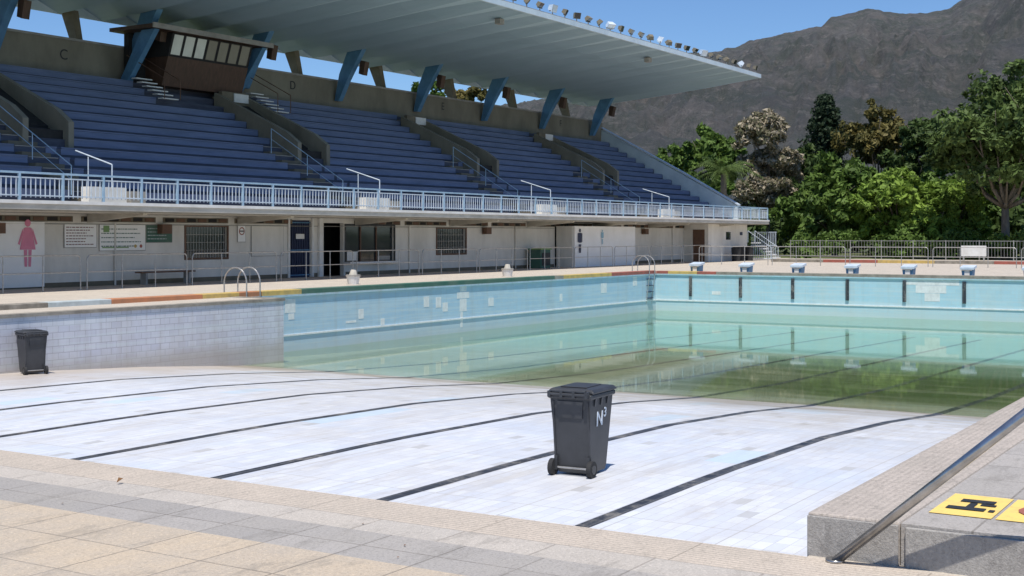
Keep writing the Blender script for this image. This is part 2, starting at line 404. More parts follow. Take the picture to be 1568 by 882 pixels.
for (y,hw,za,zb) in ((13.4,1.1,-.30,-.08),(13.4,.6,-.62,-.31),(13.35,.3,-.95,-.63),(22.6,.2,-.9,-.75),(7,.5,-.5,-.1)):
    b.box(X1-.006,X1+.01,y-hw,y+hw,za,zb,'bare_tile_bed')
b.build('wall_details',pool)
b=MB(); b.box(X1-.05,X1+.01,YR,YB-.01,-.075,-.02,'wall_far'); b.box(XC+.01,X1-.06,YB-.05,YB+.01,-.075,-.02,'wall_blue')
b.box(X1-.03,X1+.01,YR,YB-.02,-1.22,-1.17,'bare_tile_bed'); b.box(XC+.01,X1-.06,YB-.03,YB+.01,-1.22,-1.17,'bare_tile_bed')
b.build('scum_gutter',pool)
b=MB(); b.quad([(24.9,YR,WL),(XC,YR,WL),(XC,YL,WL),(24.9,YL,WL)],'water'); b.quad([(XC,YR,WL),(X1,YR,WL),(X1,YB,WL),(XC,YB,WL)],'water'); b.build('pool_water')

kb=empty('painted_kerb')
b=MB()
segs=[(5,20.6,'kerb_grey'),(20.6,22.5,'kerb_white'),(22.5,25.6,'orange'),(25.6,27.0,'yellow'),(27.0,27.9,'orange'),(27.9,29.6,'yellow'),(29.6,44.5,'green'),(44.5,45.2,'kerb_grey'),(45.2,49.3,'yellow'),(49.3,53.58,'red')]
for a,c,k in segs: b.box(a,c-.01,YB-.02,YB+.40,-.04,.12,k)
b.build('side_kerb',kb,bevel=.015)
b=MB()
ys=[25.48,24.9,23.5,22.6,16,9,2.4]; ks=['red','yellow','red','kerb_grey','kerb_grey','kerb_grey']
for i,k in enumerate(ks): b.box(X1-.02,X1+.42,ys[i+1]+.01,ys[i],-.04,.10,k)
b.build('end_kerb',kb,bevel=.015)
b=MB(); b.box(X0-.02,XC+.03,YL-.03,YL+.30,-.06,.012,'kerb_grey'); b.box(XC-.30,XC+.03,YL+.305,YB-.03,-.06,.012,'kerb_grey'); b.build('ledge_coping',kb)

def ladder(name,x,y,down):
    b=MB()
    for dx in (-.27,.27):
        pts=[]
        for k in range(13):
            a=math.pi*k/12
            pts.append((x+dx,y+.42*math.cos(a)+.12,.38+.42*math.sin(a)))
        pts=[(x+dx,y+.54,0.0)]+pts+[(x+dx,y-.30,-.1)]
        b.tube(pts,.020,'galv',8)
        b.cyl((x+dx,y-.30,-.1),(x+dx,y-.14,-down),.020,'galv',8)
    k=-.25
    while k>-down:
        b.box(x-.25,x+.25,y-.26,y-.14,k-.015,k+.015,'navy'); k-=.28
    return b.build(name,smooth=False)
ladder('pool_ladder',27.4,YB+.15,1.35)
ladder('pool_ladder',52.9,YB+.15,1.35)

def sblock(y):
    b=MB(); x=X1+.45
    b.hexa([(x,y-.19,.0),(x+.42,y-.19,.0),(x+.42,y+.19,.0),(x,y+.19,.0),(x-.02,y-.22,.32),(x+.42,y-.22,.38),(x+.42,y+.22,.38),(x-.02,y+.22,.32)],'blue_paint')
    b.hexa([(x-.07,y-.27,.325),(x+.47,y-.27,.40),(x+.47,y+.27,.40),(x-.07,y+.27,.325),(x-.07,y-.27,.42),(x+.47,y-.27,.50),(x+.47,y+.27,.50),(x-.07,y+.27,.42)],'rail_white')
    b.box(x-.035,x-.022,y-.1,y+.1,.10,.28,'white')
    b.cyl((x-.06,y-.2,.3),(x-.06,y+.2,.3),.018,'galv')
    b.build('starting_block',bevel=.01)
for k in range(9):
    y=23.8-2.34*k
    if y>3: sblock(y)

# ---------------------------------------------------------------- grandstand
GS=empty('grandstand')
XA,XE=8.0,85.0
YW=35.0
b=MB()
ops=[(34.3,36.4,.87,2.0),(39.9,41.2,0,2.3),(42.0,43.3,0,2.2),(43.42,46.8,.58,2.1),(50.1,52.5,.84,2.0),(61.1,63.3,0,2.3)]
x=XA
for (a,c,z0,z1) in ops:
    b.box(x,a,YW,YW+.2,-.02,2.4,'plaster')
    if z0>0: b.box(a,c,YW,YW+.2,-.02,z0,'plaster')
    b.box(a,c,YW,YW+.2,z1,2.4,'plaster'); x=c
b.box(x,XE-.7,YW,YW+.2,-.02,2.4,'plaster')
x=XA
for (a,c,z0,z1) in ops:
    if z0==0: b.box(x,a-.12,YW-.012,YW,0,.16,'conc_brown'); x=c+.12
b.box(x,77.6,YW-.012,YW,0,.16,'conc_brown')
b.build('ground_floor_wall',GS)
b=MB()
b.box(XA,XE-1,YW+1.6,YW+1.7,0,2.4,'dark')
b.box(38,48,YW+.25,YW+1.6,-.01,.01,'dark')
b.build('interior',GS)
def win(b,a,c,z0,z1,bars=True,fr='brown'):
    y=YW-.03
    b.box(a-.07,c+.07,y,YW+.02,z1,z1+.07,fr); b.box(a-.07,c+.07,y,YW+.02,z0-.07,z0,fr)
    b.box(a-.07,a,y,YW+.02,z0,z1,fr); b.box(c,c+.07,y,YW+.02,z0,z1,fr)
    b.box(a,c,YW+.10,YW+.12,z0,z1,'glass')
    if bars:
        n=int((c-a)/.14)
        for i in range(1,n): b.cyl((a+(c-a)*i/n,YW+.03,z0),(a+(c-a)*i/n,YW+.03,z1),.010,'galv',6)
        for i in range(1,4): b.cyl((a,YW+.03,z0+(z1-z0)*i/4),(c,YW+.03,z0+(z1-z0)*i/4),.010,'galv',6)
b=MB()
win(b,34.3,36.4,.87,2.0); win(b,50.1,52.5,.84,2.0); win(b,43.42,46.8,.58,2.1,False,'black')
for xx in (44.5,45.6): b.box(xx-.03,xx+.03,YW+.04,YW+.09,.58,2.1,'brown')
b.box(43.6,44.3,YW+.06,YW+.08,.62,1.0,'white'); b.box(45.7,46.6,YW+.06,YW+.08,.62,.8,'concrete')
b.box(43.3,46.9,YW-.35,YW-.03,.50,.57,'white')
b.build('windows',GS)
b=MB()
b.box(39.9,41.2,YW+.08,YW+.12,0,2.3,'navy')
for i in range(9): b.box(39.95+i*.145,39.965+i*.145,YW+.03,YW+.07,.05,2.25,'navy')
for z in (.1,1.1,2.2): b.box(39.9,41.2,YW+.02,YW+.075,z-.02,z+.02,'blue_paint')
b.box(40.3,40.8,YW+.0,YW+.018,1.55,1.75,'white')
b.box(39.78,39.88,YW-.06,YW-.002,0,2.38,'white'); b.box(41.22,41.32,YW-.06,YW-.002,0,2.38,'white')
b.box(41.6,41.8,YW-.12,YW-.002,0,2.38,'white')
b.build('gate_door',GS)
b=MB(); b.box(77.7,84.3,33.3,34.99,-.02,2.4,'plaster'); b.box(77.67,77.7,33.55,34.35,0,2.05,'brown')
b.box(80.6,81.3,33.26,33.3,1.4,1.9,'glass'); b.box(83,83.4,33.27,33.3,1.7,1.9,'navy')
b.build('end_room',GS)
b=MB(); b.box(61.1,68.3,33.8,33.95,-.02,2.18,'panel_white'); b.box(61.08,61.1,33.95,34.9,-.02,2.18,'plaster'); b.build('screen_wall',GS)
b=MB()
x=XA
while x<77:
    L=3.6
    if not(38.9<x+1.5<43.4):
        b.box(x,x+L-.35,YW-.02,YW-.001,2.14,2.32,'conc_brown')
        for i in range(6): b.box(x+.1+i*.53,x+.5+i*.53,YW-.045,YW-.022,2.17,2.29,'brown' if i%2 else 'dark')
    x+=L
for xx in (32.9,53.9,71.5,26.0): b.box(xx,xx+.45,YW-.3,YW-.05,1.75,2.08,'brown')
x=XA+.5
while x<84:
    b.prism_x([(YW-.05,2.4),(32.3,2.4),(32.3,2.34),(YW-.05,2.12)],x,x+.18,'fascia'); x+=7.1
for xx in (31.0,47.9,57.0,70.2,75.9): b.cyl((xx,YW-.05,.0),(xx,YW-.05,2.12),.035,'plaster',8)
b.cyl((XA,YW-.04,2.06),(61,YW-.04,2.06),.012,'concrete',6)
b.build('vents_and_brackets',GS)
b=MB(); b.box(XA,XE,32.0,35.3,2.402,2.70,'fascia'); b.box(XA,XE+.02,31.97,31.998,2.62,2.72,'white'); b.box(XA,XE,31.985,31.998,2.40,2.45,'conc_brown')
b.build('walkway_slab',GS)
N=14; T=.70; H=.40; YS=34.9
aisles=[15.9+13.8*k for k in range(5)]
voms=[16.7+14.3*k for k in range(5)]
b=MB()
pr=[(YS,2.72)]
for i in range(N):
    y=YS+i*T; z=2.72+(i+1)*H; pr+= [(y,z),(y+T,z)]
pr+=[(YS+N*T,2.4),(YS,2.4)]
b.prism_x(pr,XA,XE-.2,'seat_step')
b.build('terrace_steps',GS)
b=MB()
for i in range(N):
    y=YS+i*T; z=2.72+(i+1)*H
    cuts=[]
    for a in aisles: 
        if y<39.5: cuts.append((a-.65,a+.65))
    for v in voms:
        if 38.0<y<43.2: cuts.append((v-1.25,v+1.05))
        elif y<=38.0 : cuts.append((v-.2,v+.0))
        else: cuts.append((v-.5,v+.5))
    if y>42: cuts.append((40.0,47.8))
    cuts.sort(); x=XA+.1
    for a,c in cuts+[(XE-.3,XE)]:
        if a>x+.1:
            dz=random.uniform(-.006,.006)
            b.box(x,a,y-.03,y+.36,z+.015+dz,z+.06+dz,'seat_blue')
            b.box(x,a,y-.012,y-.002,z-.20,z+.01,'seat_blue')
        x=max(x,c)
b.build('benches',GS)
b=MB()
for a in aisles:
    for i in range(7):
        y=YS+i*T; z=2.72+(i+1)*H
        b.box(a-.6,a+.6,y-.35,y-.003,2.75+i*H-.02,z-.2,'conc_brown')
        b.box(a-.6,a+.6,y-.02,y+.03,z+.003,z+.03,'concrete')
for v in voms:
    for i in range(12,14):
        y=YS+i*T; z=2.72+(i+1)*H
        b.box(v-.5,v+.5,y-.35,y-.003,z-H-.02,z-.2,'concrete')
b.build('aisle_steps',GS)
b=MB()
def hs(y): return 2.72+H*((y-YS)/T+1)
for v in voms:
    for xx in (v-1.2,v+.75):
        b.prism_x([(38.2,hs(38.2)-1.0),(38.2,hs(38.2)+.75),(38.9,hs(38.9)+.85),(43.2,hs(43.2)+.35),(43.2,hs(43.2)-1)],xx,xx+.24,'conc_olive')
    b.box(v-.96,v+.75,38.5,39.2,hs(38)-1.0,hs(38.2)+.45,'dark')  # near-black solids, here and below, stand in for shade inside the opening
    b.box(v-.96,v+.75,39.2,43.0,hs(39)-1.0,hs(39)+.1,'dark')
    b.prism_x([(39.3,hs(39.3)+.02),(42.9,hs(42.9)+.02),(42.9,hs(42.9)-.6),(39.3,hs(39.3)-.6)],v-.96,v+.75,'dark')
    b.box(v-.96,v+.75,42.95,43.15,hs(43)-.5,hs(43)+.55,'conc_brown')
    b.box(v-.2,v+.75,42.9,42.94,hs(43)+.1,hs(43)+.50,'white')
b.build('vomitory_walls',GS)
b=MB()
yb=YS+N*T
b.box(XA,XE,yb+.002,yb+.3,-.02,9.85,'conc_olive')
b.box(XA,XE,yb-.05,yb+.35,9.852,9.95,'concrete')
b.build('rear_wall',GS)
b=MB()
pp=[(34.2,2.74),(34.2,3.7),(38.4,6.0),(yb,9.35),(yb+.3,9.5),(yb+.3,0),(35.3,0),(35.3,2.74)]
b.prism_x(pp,XE-.2,XE+.05,'canopy_edge'); b.build('end_parapet',GS)
b=MB()
b.prism_x([(34.1,3.7),(38.35,6.05),(yb+.1,9.5),(yb+.1,9.58),(38.3,6.15),(34.1,3.8)],XE-.25,XE+.1,'rail_white'); b.build('end_parapet_cap',GS)
for ch,x,z in (('C',36.9,9.2),('D',51.2,9.3),('E',64.6,9.35),('F',78.8,9.35),('B',22.6,9.2)):
    text(ch,'section_letter',(x,yb-.01,z),(math.radians(90),0,0),.62,'black',GS)
# canopy
b=MB()
W=7.1/3
nx=int((XE-XA)/(W/2))
xs=[XE-i*W/2 for i in range(nx+1)]
YE=45.9
Yp=[32.7,33.6,36,39,42,44.8,YE]
def hb(y): 
    t=(y-32.7)/(47.5-32.7); return 12.38-1.35*t-.14*math.sin(math.pi*t)
def amp(y): return .08+.36*min(1,(y-32.7)/6)
def top(y): return hb(y)+.10+.42*min(1,(y-32.7)/9)
nn=len(Yp)
for i,x in enumerate(xs):
    for y in Yp: b.v.append((x,y,hb(y)+(amp(y) if i%2 else 0)))
q=b.m('canopy_under'); q2=b.m('canopy_under_shaded')
for i in range(len(xs)-1):
    for j in range(nn-1):
        a=i*nn+j; b.f.append((a,a+1,a+nn+1,a+nn)); b.mi.append(q if i%2 else q2)  # alternate fold facets take the lighter and the painted-shade colour
b.build('canopy_underside',GS)
b=MB()
for j in range(nn-1):
    y0,y1=Yp[j],Yp[j+1]
    b.quad([(xs[-1],y0,top(y0)+.15),(XE,y0,top(y0)+.15),(XE,y1,top(y1)+.15),(xs[-1],y1,top(y1)+.15)],'canopy_edge')
    b.quad([(XE,y0,hb(y0)-.02),(XE,y1,hb(y1)-.02),(XE,y1,top(y1)+.15),(XE,y0,top(y0)+.15)],'canopy_edge')
b.box(xs[-1],XE+.03,32.58,32.70,12.36,12.62,'canopy_edge')
b.box(xs[-1],XE,YE,YE+.1,hb(YE),hb(YE)+.75,'canopy_edge')
b.build('canopy_roof',GS)
st=[83-7.1*k for k in range(11)]
b=MB();c=MB()
for x in st:
    if x<XA+1: continue
    b.prism_x([(44.62,8.8),(44.35,8.8),(43.75,9.9),(42.75,hb(42.75)+.1),(43.75,hb(43.75)+.1),(44.3,10.2)],x-.17,x+.17,'blue_paint')
    c.prism_x([(45.0,9.9),(45.40,9.9),(46.0,hb(45.9)+.1),(45.3,hb(45.3)+.1)],x-2.4-.17,x-2.4+.17,'conc_brown')
b.build('canopy_struts',GS); c.build('rear_stays',GS)
b=MB()
for x in st:
    if x<XA+1: continue
    b.hexa([(x+.2,43.0,10.1),(x+.55,43.0,10.1),(x+.55,43.3,10.2),(x+.2,43.3,10.2),(x+.2,42.85,10.8),(x+.55,42.85,10.8),(x+.55,43.2,10.9),(x+.2,43.2,10.9)],'wood')
b.build('loudspeakers',GS)
bo=empty('commentary_booth')
b=MB()
bx0,bx1=41.0,46.0
b.hexa([(bx0,43.3,8.25),(bx1,43.3,8.25),(bx1,44.6,8.25),(bx0,44.6,8.25),(bx0,42.9,9.50),(bx1,42.9,9.50),(bx1,44.6,9.50),(bx0,44.6,9.50)],'wood')
b.build('timber_front',bo)
b=MB()
b.hexa([(bx0,42.92,9.51),(bx1,42.92,9.51),(bx1,44.6,9.51),(bx0,44.6,9.51),(bx0,42.6,10.5),(bx1,42.6,10.5),(bx1,44.6,10.5),(bx0,44.6,10.5)],'dark')
n=7
for i in range(n):
    xa=bx0+.05+(bx1-bx0-.1)*i/n; xb=bx0+.05+(bx1-bx0-.1)*(i+1)/n-.1
    k='blind' if i in(0,1,2) else 'blind2'
    za,zb=(9.60,10.44)
    f=lambda z:42.90-.32*(z-9.51)/.99
    b.quad([(xa+.06,f(za),za),(xb,f(za),za),(xb,f(zb),zb),(xa+.06,f(zb),zb)],k)
b.build('window_band',bo)
b=MB(); b.box(39.5,46.9,42.2,44.9,10.52,10.68,'wood'); b.box(39.45,46.95,42.15,42.2,10.50,10.72,'concrete'); b.build('roof_slab',bo)
b=MB()
for x in (39.9,46.6): b.prism_x([(44.6,8.3),(44.1,8.3),(42.4,10.5),(43.2,10.5)],x-.14,x+.14,'blue_paint')
b.box(40.05,41.0,44.3,44.6,8.3,10.5,'dark')
b.build('side_frames',bo)
for xx in (40.3,47.4):
    b=MB()
    for i in range(6):
        b.box(xx-.45,xx+.45,43.6-i*.32,43.9-i*.32,8.45-i*.19,8.50-i*.19,'white')
    for sx in(-.45,.45):
        b.tube([(xx+sx,44.2,9.5),(xx+sx,41.9,8.35),(xx+sx,41.9,7.5)],.022,'brown',6)
    b.build('access_steps',bo)
b=MB()
y=32.12
for z,r,k in ((3.52,.03,'rail_blue'),(3.38,.018,'rail_white'),(2.86,.018,'rail_white')):
    b.box(XA,XE,y-r,y+r,z-r,z+r,k)
x=XA
while x<XE:
    b.box(x-.012,x+.012,y-.012,y+.012,2.80,3.40,'rail_white')
    x+=.17
x=XA
while x<XE+.1:
    b.box(x-.03,x+.03,y-.04,y+.04,2.72,3.50,'rail_blue'); x+=1.54
for k in range(20):
    yy=32.12+k*.11; b.box(XE-.05,XE-.02,yy-.01,yy+.01,2.8,3.4,'rail_white')
b.box(XE-.07,XE-.01,32.12,34.3,3.48,3.54,'rail_blue')
b.build('walkway_railing',GS)
b=MB()
for a in aisles:
    ax=a-1.0
    b.tube([(ax,32.5,2.75),(ax,32.5,3.92),(ax,34.2,3.92+.5)],.022,'rail_white',8)
    b.tube([(ax,33.6,2.75),(ax,33.6,4.2)],.018,'rail_white',8)
    b.tube([(ax,34.4,3.0),(ax,34.4,3.95),(ax,38.3,6.25),(ax,38.3,5.2)],.017,'rail_blue',8)
    b.tube([(ax,36.3,4.2),(ax,36.3,5.05)],.016,'rail_blue',8)
    b.tube([(ax,34.4,3.5),(ax,38.3,5.8)],.012,'rail_blue',8)
    b.box(ax-1.0,ax+.5,32.4,32.75,2.73,3.20,'white')
    b.box(ax+.7,ax+1.3,32.4,32.7,2.73,3.10,'concrete')
b.build('aisle_handrails',GS)

def flood_mesh(rot,big):
    b=MB(); s=1.2 if big else .95
    b.cyl((0,0,0),(0,0,.28),.03,'concrete',6)
    b.box(-.22*s,.22*s,-.03,.03,.26,.30,'black')
    Rm=Matrix.Rotation(rot,4,'X')
    P=[(-.2,-.12,-.16),(.2,-.12,-.16),(.14,.12,-.1),(-.14,.12,-.1),(-.2,-.12,.16),(.2,-.12,.16),(.14,.12,.1),(-.14,.12,.1)]
    P=[tuple(Rm@Vector([q*s for q in p])+Vector((0,0,.44))) for p in P]
    b.hexa(P,'conc_brown' if not big else 'rail_white')
    L=[(-.18,-.125,-.14),(.18,-.125,-.14),(.18,-.125,.14),(-.18,-.125,.14)]
    b.quad([tuple(Rm@Vector([q*s for q in p])+Vector((0,0,.44))) for p in L],'lens' if big else 'glass')
    return b
i=0; x=84.6
while x>12:
    b=flood_mesh(random.choice([.5,.7,.3,.9,2.4]),i%5==2)
    o=b.build('floodlight'); o.location=(x,32.85,12.6); o.rotation_euler=(0,0,random.uniform(-.6,.6)); i+=1; x-=1.25
b=MB(); b.box(12,84.8,32.78,32.84,12.66,12.72,'concrete'); b.build('floodlight_mounting_rail')
b=MB()
for x in (54,70.5): b.box(x,x+.4,34.0,34.3,11.95,12.2,'concrete')
b.build('under_canopy_lamps',GS)

# ---------------------------------------------------------------- signs
def sign(name,x0,x1,z0,z1,base,lines,lc='text',extra=None,y=YW):
    b=MB(); b.box(x0-.02,x1+.02,y-.035,y-.022,z0-.02,z1+.02,'concrete'); b.box(x0,x1,y-.04,y-.036,z0,z1,base)
    for i in range(lines):
        zz=z1-(z1-z0)*(i+1)/(lines+1); x=x0+.06; e=x0+.06+(x1-x0)*random.uniform(.55,.88)
        while x<e:
            L=random.uniform(.04,.14); b.box(x,min(x+L,e+.01),y-.046,y-.041,zz-.016,zz+.016,lc); x+=L+.03
    if extra: extra(b,y)
    return b.build(name)
sign('rules_sign',28.9,30.2,1.3,2.05,'panel_white',7)
def ex(b,y):
    b.box(30.5,30.75,y-.047,y-.041,1.8,2.02,'greenlt'); b.box(30.45,31.6,y-.047,y-.041,1.26,1.3,'greenlt'); b.cyl((32.15,y-.047,1.32),(32.15,y-.041,1.32),.06,'red',12); b.cyl((31.9,y-.047,1.32),(31.9,y-.041,1.32),.06,'yellow',12)
sign('swimming_pool_sign',30.35,32.35,1.18,2.05,'panel_white',5,'green',ex)
sign('notice_board',32.4,33.6,1.45,2.05,'green',4,'kerb_white')
def ns(b,y):
    for k in range(20):
        a0=2*math.pi*k/20;a1=2*math.pi*(k+1)/20
        b.quad([(37.15+r*math.cos(a),y-.048,1.85+r*math.sin(a)) for r,a in ((.15,a0),(.15,a1),(.11,a1),(.11,a0))],'red')
    b.box(37.05,37.25,y-.047,y-.041,1.83,1.87,'black')
sign('no_smoking_sign',36.95,37.35,1.45,2.05,'panel_white',0,'text',ns)
sign('wall_notice',37.7,39.5,.9,2.05,'plaster',0)
def person(name,x,y,z0,h,k,dress,panel=None):
    b=MB()
    if panel: b.box(panel[0],panel[1],y+.01,y+.02,panel[2],panel[3],'panel_white')
    def P(pts): b.quad([(x+px*h,y,z0+pz*h) for px,pz in pts],k)
    n=18
    P([(.075*math.cos(2*math.pi*i/n),.92+.078*math.sin(2*math.pi*i/n)) for i in range(n)])
    if dress:
        P([(-.10,.81),(-.06,.83),(.06,.83),(.10,.81),(.20,.36),(-.20,.36)])
        P([(-.125,.81),(-.115,.72),(-.20,.46),(-.25,.48)]); P([(.125,.81),(.25,.48),(.20,.46),(.115,.72)])
    else:
        P([(-.12,.82),(.12,.82),(.12,.42),(-.12,.42)])
        P([(-.19,.80),(-.13,.82),(-.13,.45),(-.19,.45)]); P([(.13,.82),(.19,.80),(.19,.45),(.13,.45)])
    P([(-.10,.355),(-.015,.355),(-.015,0),(-.08,0)]); P([(.015,.355),(.10,.355),(.08,0),(.015,0)])
    return b.build(name)
person('womens_toilet_sign',27.45,YW-.06,.70,1.5,'pink',True,(25.0,28.1,.05,2.12))
person('mens_toilet_sign',61.65,33.77,.75,1.3,'navy',False)
person('swimmer_sign',64.2,33.77,1.2,.8,'ltblue_icon',False)

def pipe_section(b,p,q,h,k='galv',r=.020):
    p=Vector(p);q=Vector(q);d=(q-p).normalized(); L=(q-p).length; R_=.14
    U=Vector((0,0,1))
    pts=[p, p+U*(h-R_)]
    for a in (30,60,90): 
        t=math.radians(a); pts.append(p+d*(R_-R_*math.cos(t))+U*(h-R_+R_*math.sin(t)))
    for a in (90,60,30,0):
        t=math.radians(a); pts.append(q-d*(R_-R_*math.cos(t))+U*(h-R_+R_*math.sin(t)))
    pts.append(q); b.tube(pts,r,k,6)
    b.cyl(p+U*h*.52,q+U*h*.52,r*.85,k,6)
    n=max(1,round(L/1.4))
    for i in range(1,n): b.cyl(p+d*L*i/n,p+d*L*i/n+U*h,r,k,6)
b=MB(); x=10.
while x<73:
    pipe_section(b,(x,32.6,0),(x+4.2,32.6,0),1.08); x+=4.45
b.build('pipe_railing')
b=MB(); y=31.
while y>-16:
    pipe_section(b,(71,y,0),(71,y-4.2,0),1.05); y-=4.45
b.build('pipe_railing')
b=MB(); y=33.
while y>-22:
    b.box(91.97,92.03,y-.03,y+.03,0,1.35,'galv')
    y-=2.2
for z in (.2,1.3): b.box(91.98,92.02,-22,33,z-.018,z+.018,'galv')
y=33
while y>-22:
    b.box(91.99,92.01,y-.009,y+.009,.2,1.3,'galv'); y-=.2
b.build('perimeter_fence')
b=MB(); y=30.
for i,k in enumerate(['kerb_grey','red','yellow','kerb_grey','red','kerb_white','yellow','green','kerb_grey']):
    b.box(80,80.5,y-3.4,y-.01,-.02,.18,k); y-=3.4
b.build('pool_kerb')
b=MB(); b.box(90.3,90.4,19.0,20.6,.3,1.0,'white'); b.box(90.32,90.38,19.1,19.2,0,.3,'galv'); b.box(90.32,90.38,20.4,20.5,0,.3,'galv'); b.build('white_notice_board')

b=MB()
for i in range(6):
    b.box(86.0,87.2,33.4-.28*i,33.68-.28*i,1.12-.2*i,1.2-.2*i,'white')
for xx in (85.95,87.25):
    b.tube([(xx,33.9,1.2),(xx,33.9,2.0),(xx,32.2,.85),(xx,32.2,0)],.02,'rail_white',6)
b.build('white_staircase')
b=MB()
for i in range(14): b.box(85.2,85.23,31.6+i*.13,31.63+i*.13,.1,1.9,'rail_white')
for z in (.1,1.0,1.9): b.box(85.19,85.24,31.55,33.4,z-.02,z+.02,'rail_white')
b.build('white_barrier')
for i,(xx,yy) in enumerate(((80.6,32.6),(81.7,32.7),(82.6,32.5))):
    b=MB(); b.cyl((xx,yy,0),(xx,yy,.85),.26,'rubber',14,.32); b.cyl((xx,yy,.85),(xx,yy,.93),.34,'black',14,.2); b.build('rubbish_drum')

def planter(x,y):
    b=MB(); b.cyl((x,y,0),(x,y,.28),.18,'white',14,.24); b.cyl((x,y,.28),(x,y,.33),.26,'concrete',14)
    b.cyl((x,y,.30),(x+.02,y,.50),.15,'fascia',8,.09)
    return b.build('concrete_planter')
planter(35.9,28.6); planter(46.0,28.6)
b=MB(); b.box(57.9,58.9,34.0,34.7,0,.95,'green'); b.box(57.85,58.95,33.95,34.75,.95,1.02,'greenlt'); b.box(58.0,58.8,33.96,34.0,.15,.8,'black'); b.build('storage_cabinet',bevel=.02)
b=MB()
b.box(31.5,34.0,34.2,34.55,.40,.45,'brown')
for xx in (31.7,33.7): b.box(xx,xx+.08,34.22,34.5,0,.4,'concrete')
b.build('wooden_bench')

# ---------------------------------------------------------------- wheelie bins
def loft(b,secs,k):
    n=4;i=len(b.v);q=b.m(k)
    for (wx,y0,y1,z) in secs: b.v+=[(-wx,y0,z),(wx,y0,z),(wx,y1,z),(-wx,y1,z)]
    b.f.append((i+3,i+2,i+1,i)); b.mi.append(q)
    for s in range(len(secs)-1):
        for j in range(4):
            a=i+s*4+j; c=i+s*4+(j+1)%4; b.f.append((a,c,c+4,a+4)); b.mi.append(q)
    e=i+4*(len(secs)-1); b.f.append((e,e+1,e+2,e+3)); b.mi.append(q)
def bin_(loc,rot,sc,label):
    e=empty('wheelie_bin',loc); e.rotation_euler=(0,0,rot); e.scale=(sc,sc,sc)
    b=MB()
    loft(b,[(.205,-.20,.24,.035),(.215,-.22,.26,.10),(.262,-.315,.345,.93),(.262,-.315,.345,.935)],'bin')
    o=b.build('body',e,bevel=.03)
    b=MB()
    loft(b,[(.275,-.33,.365,.925),(.285,-.34,.375,.94),(.285,-.34,.375,.98),(.275,-.33,.365,.985)],'bin'); b.build('rim',e,bevel=.008)
    b=MB()
    loft(b,[(.293,-.30,.39,.990),(.297,-.30,.395,1.01),(.265,-.27,.36,1.04),(.20,-.2,.28,1.052)],'bin'); 
    b.box(-.17,.17,-.22,.22,1.05,1.064,'bin'); b.box(-.06,.06,.36,.42,.995,1.02,'bin')
    b.build('lid',e,bevel=.008)
    b=MB()
    b.cyl((-.25,-.385,.985),(.25,-.385,.985),.016,'bin',10)
    for xx in (-.24,-.08,.08,.24): b.box(xx-.018,xx+.018,-.40,-.29,.95,1.02,'bin')
    b.cyl((-.22,-.345,1.015),(.22,-.345,1.015),.024,'bin',10)
    b.build('handle',e)
    b=MB()
    b.hexa([(-.15,-.303,.70),(.15,-.303,.70),(.15,-.28,.70),(-.15,-.28,.70),(-.17,-.325,.90),(.17,-.325,.90),(.17,-.30,.90),(-.17,-.30,.90)],'bin')
    for xx in (-.225,.225):
        b.hexa([(xx-.012,-.235,.14),(xx+.012,-.235,.14),(xx+.012,-.2,.14),(xx-.012,-.2,.14),(xx-.012,-.322,.9),(xx+.012,-.322,.9),(xx+.012,-.3,.9),(xx-.012,-.3,.9)],'bin')
    for sx in (-1,1):
        for yy in (-.18,0,.18):
            b.hexa([(sx*.262-.006,yy-.02,.84),(sx*.262+.006,yy-.02,.84),(sx*.262+.006,yy+.02,.84),(sx*.262-.006,yy+.02,.84),(sx*.275-.006,yy-.02,.93),(sx*.275+.006,yy-.02,.93),(sx*.275+.006,yy+.02,.93),(sx*.275-.006,yy+.02,.93)],'bin')
    b.build('ribs',e)
    b=MB()
    for sx in (-1,1):
        b.cyl((sx*.225,-.255,.10),(sx*.28,-.255,.10),.10,'rubber',24); b.cyl((sx*.279,-.255,.10),(sx*.287,-.255,.10),.055,'bin',16)
        b.box(sx*.21-.02,sx*.21+.02,-.27,-.18,.07,.24,'bin')
    b.cyl((-.25,-.255,.10),(.25,-.255,.10),.012,'galv',8)
    b.build('wheels',e)
    if label:
        for ch,yy,zz,sz in (('N',-.03,.67,.25),('3',.12,.735,.16)):
            t=text(ch,'label',(0,yy,zz),(0,0,0),sz,'rail_white',e,.003)
            t.rotation_euler=Matrix(((0,.055,.9985),(1,0,0),(0,.9985,-.055))).to_euler()
            t.location.x=.215+.047*(zz-.10)/.83+.010
            t.data.offset=.002
    return e
z1=15.85; s=(890-784)/2018
bin_((z1*(.851+.525*s),z1*(.525-.851*s),-1.163),math.radians(-61.3-25),1.0,'N3')
bin_((18.45,23.35,-1.24),math.radians(-20),.88,None)

# ---------------------------------------------------------------- foliage
def foliage_mat(name,dark,light,third=None,sc=.5,p3=(.55,.62)):
    t=NT(name)
    g=t.n('ShaderNodeNewGeometry')
    f=t.ramp(t.noise(sc,4,.6),.40,.60)
    c=t.mix(f,dark,light)
    rp=t.ramp(g.outputs['Random Per Island'],0,1)
    c=t.mix(t.math('MULTIPLY',rp,.5),c,tuple(min(1,x*1.8) for x in light))
    if third: c=t.mix(t.ramp(g.outputs['Random Per Island'],p3[0],p3[1]),c,third)
    t.color(c); t.rough(.6); t.b.inputs['Specular IOR Level'].default_value=.2
    tl=t.n('ShaderNodeBsdfTranslucent'); t.l(c,tl.inputs[0])
    mx=t.n('ShaderNodeMixShader'); mx.inputs[0].default_value=.25; t.l(t.b.outputs[0],mx.inputs[1]); t.l(tl.outputs[0],mx.inputs[2]); t.l(mx.outputs[0],t.out.inputs[0])
    return t.m
M['f_dark']=foliage_mat('foliage_dark',(.026,.048,.015),(.065,.10,.027))
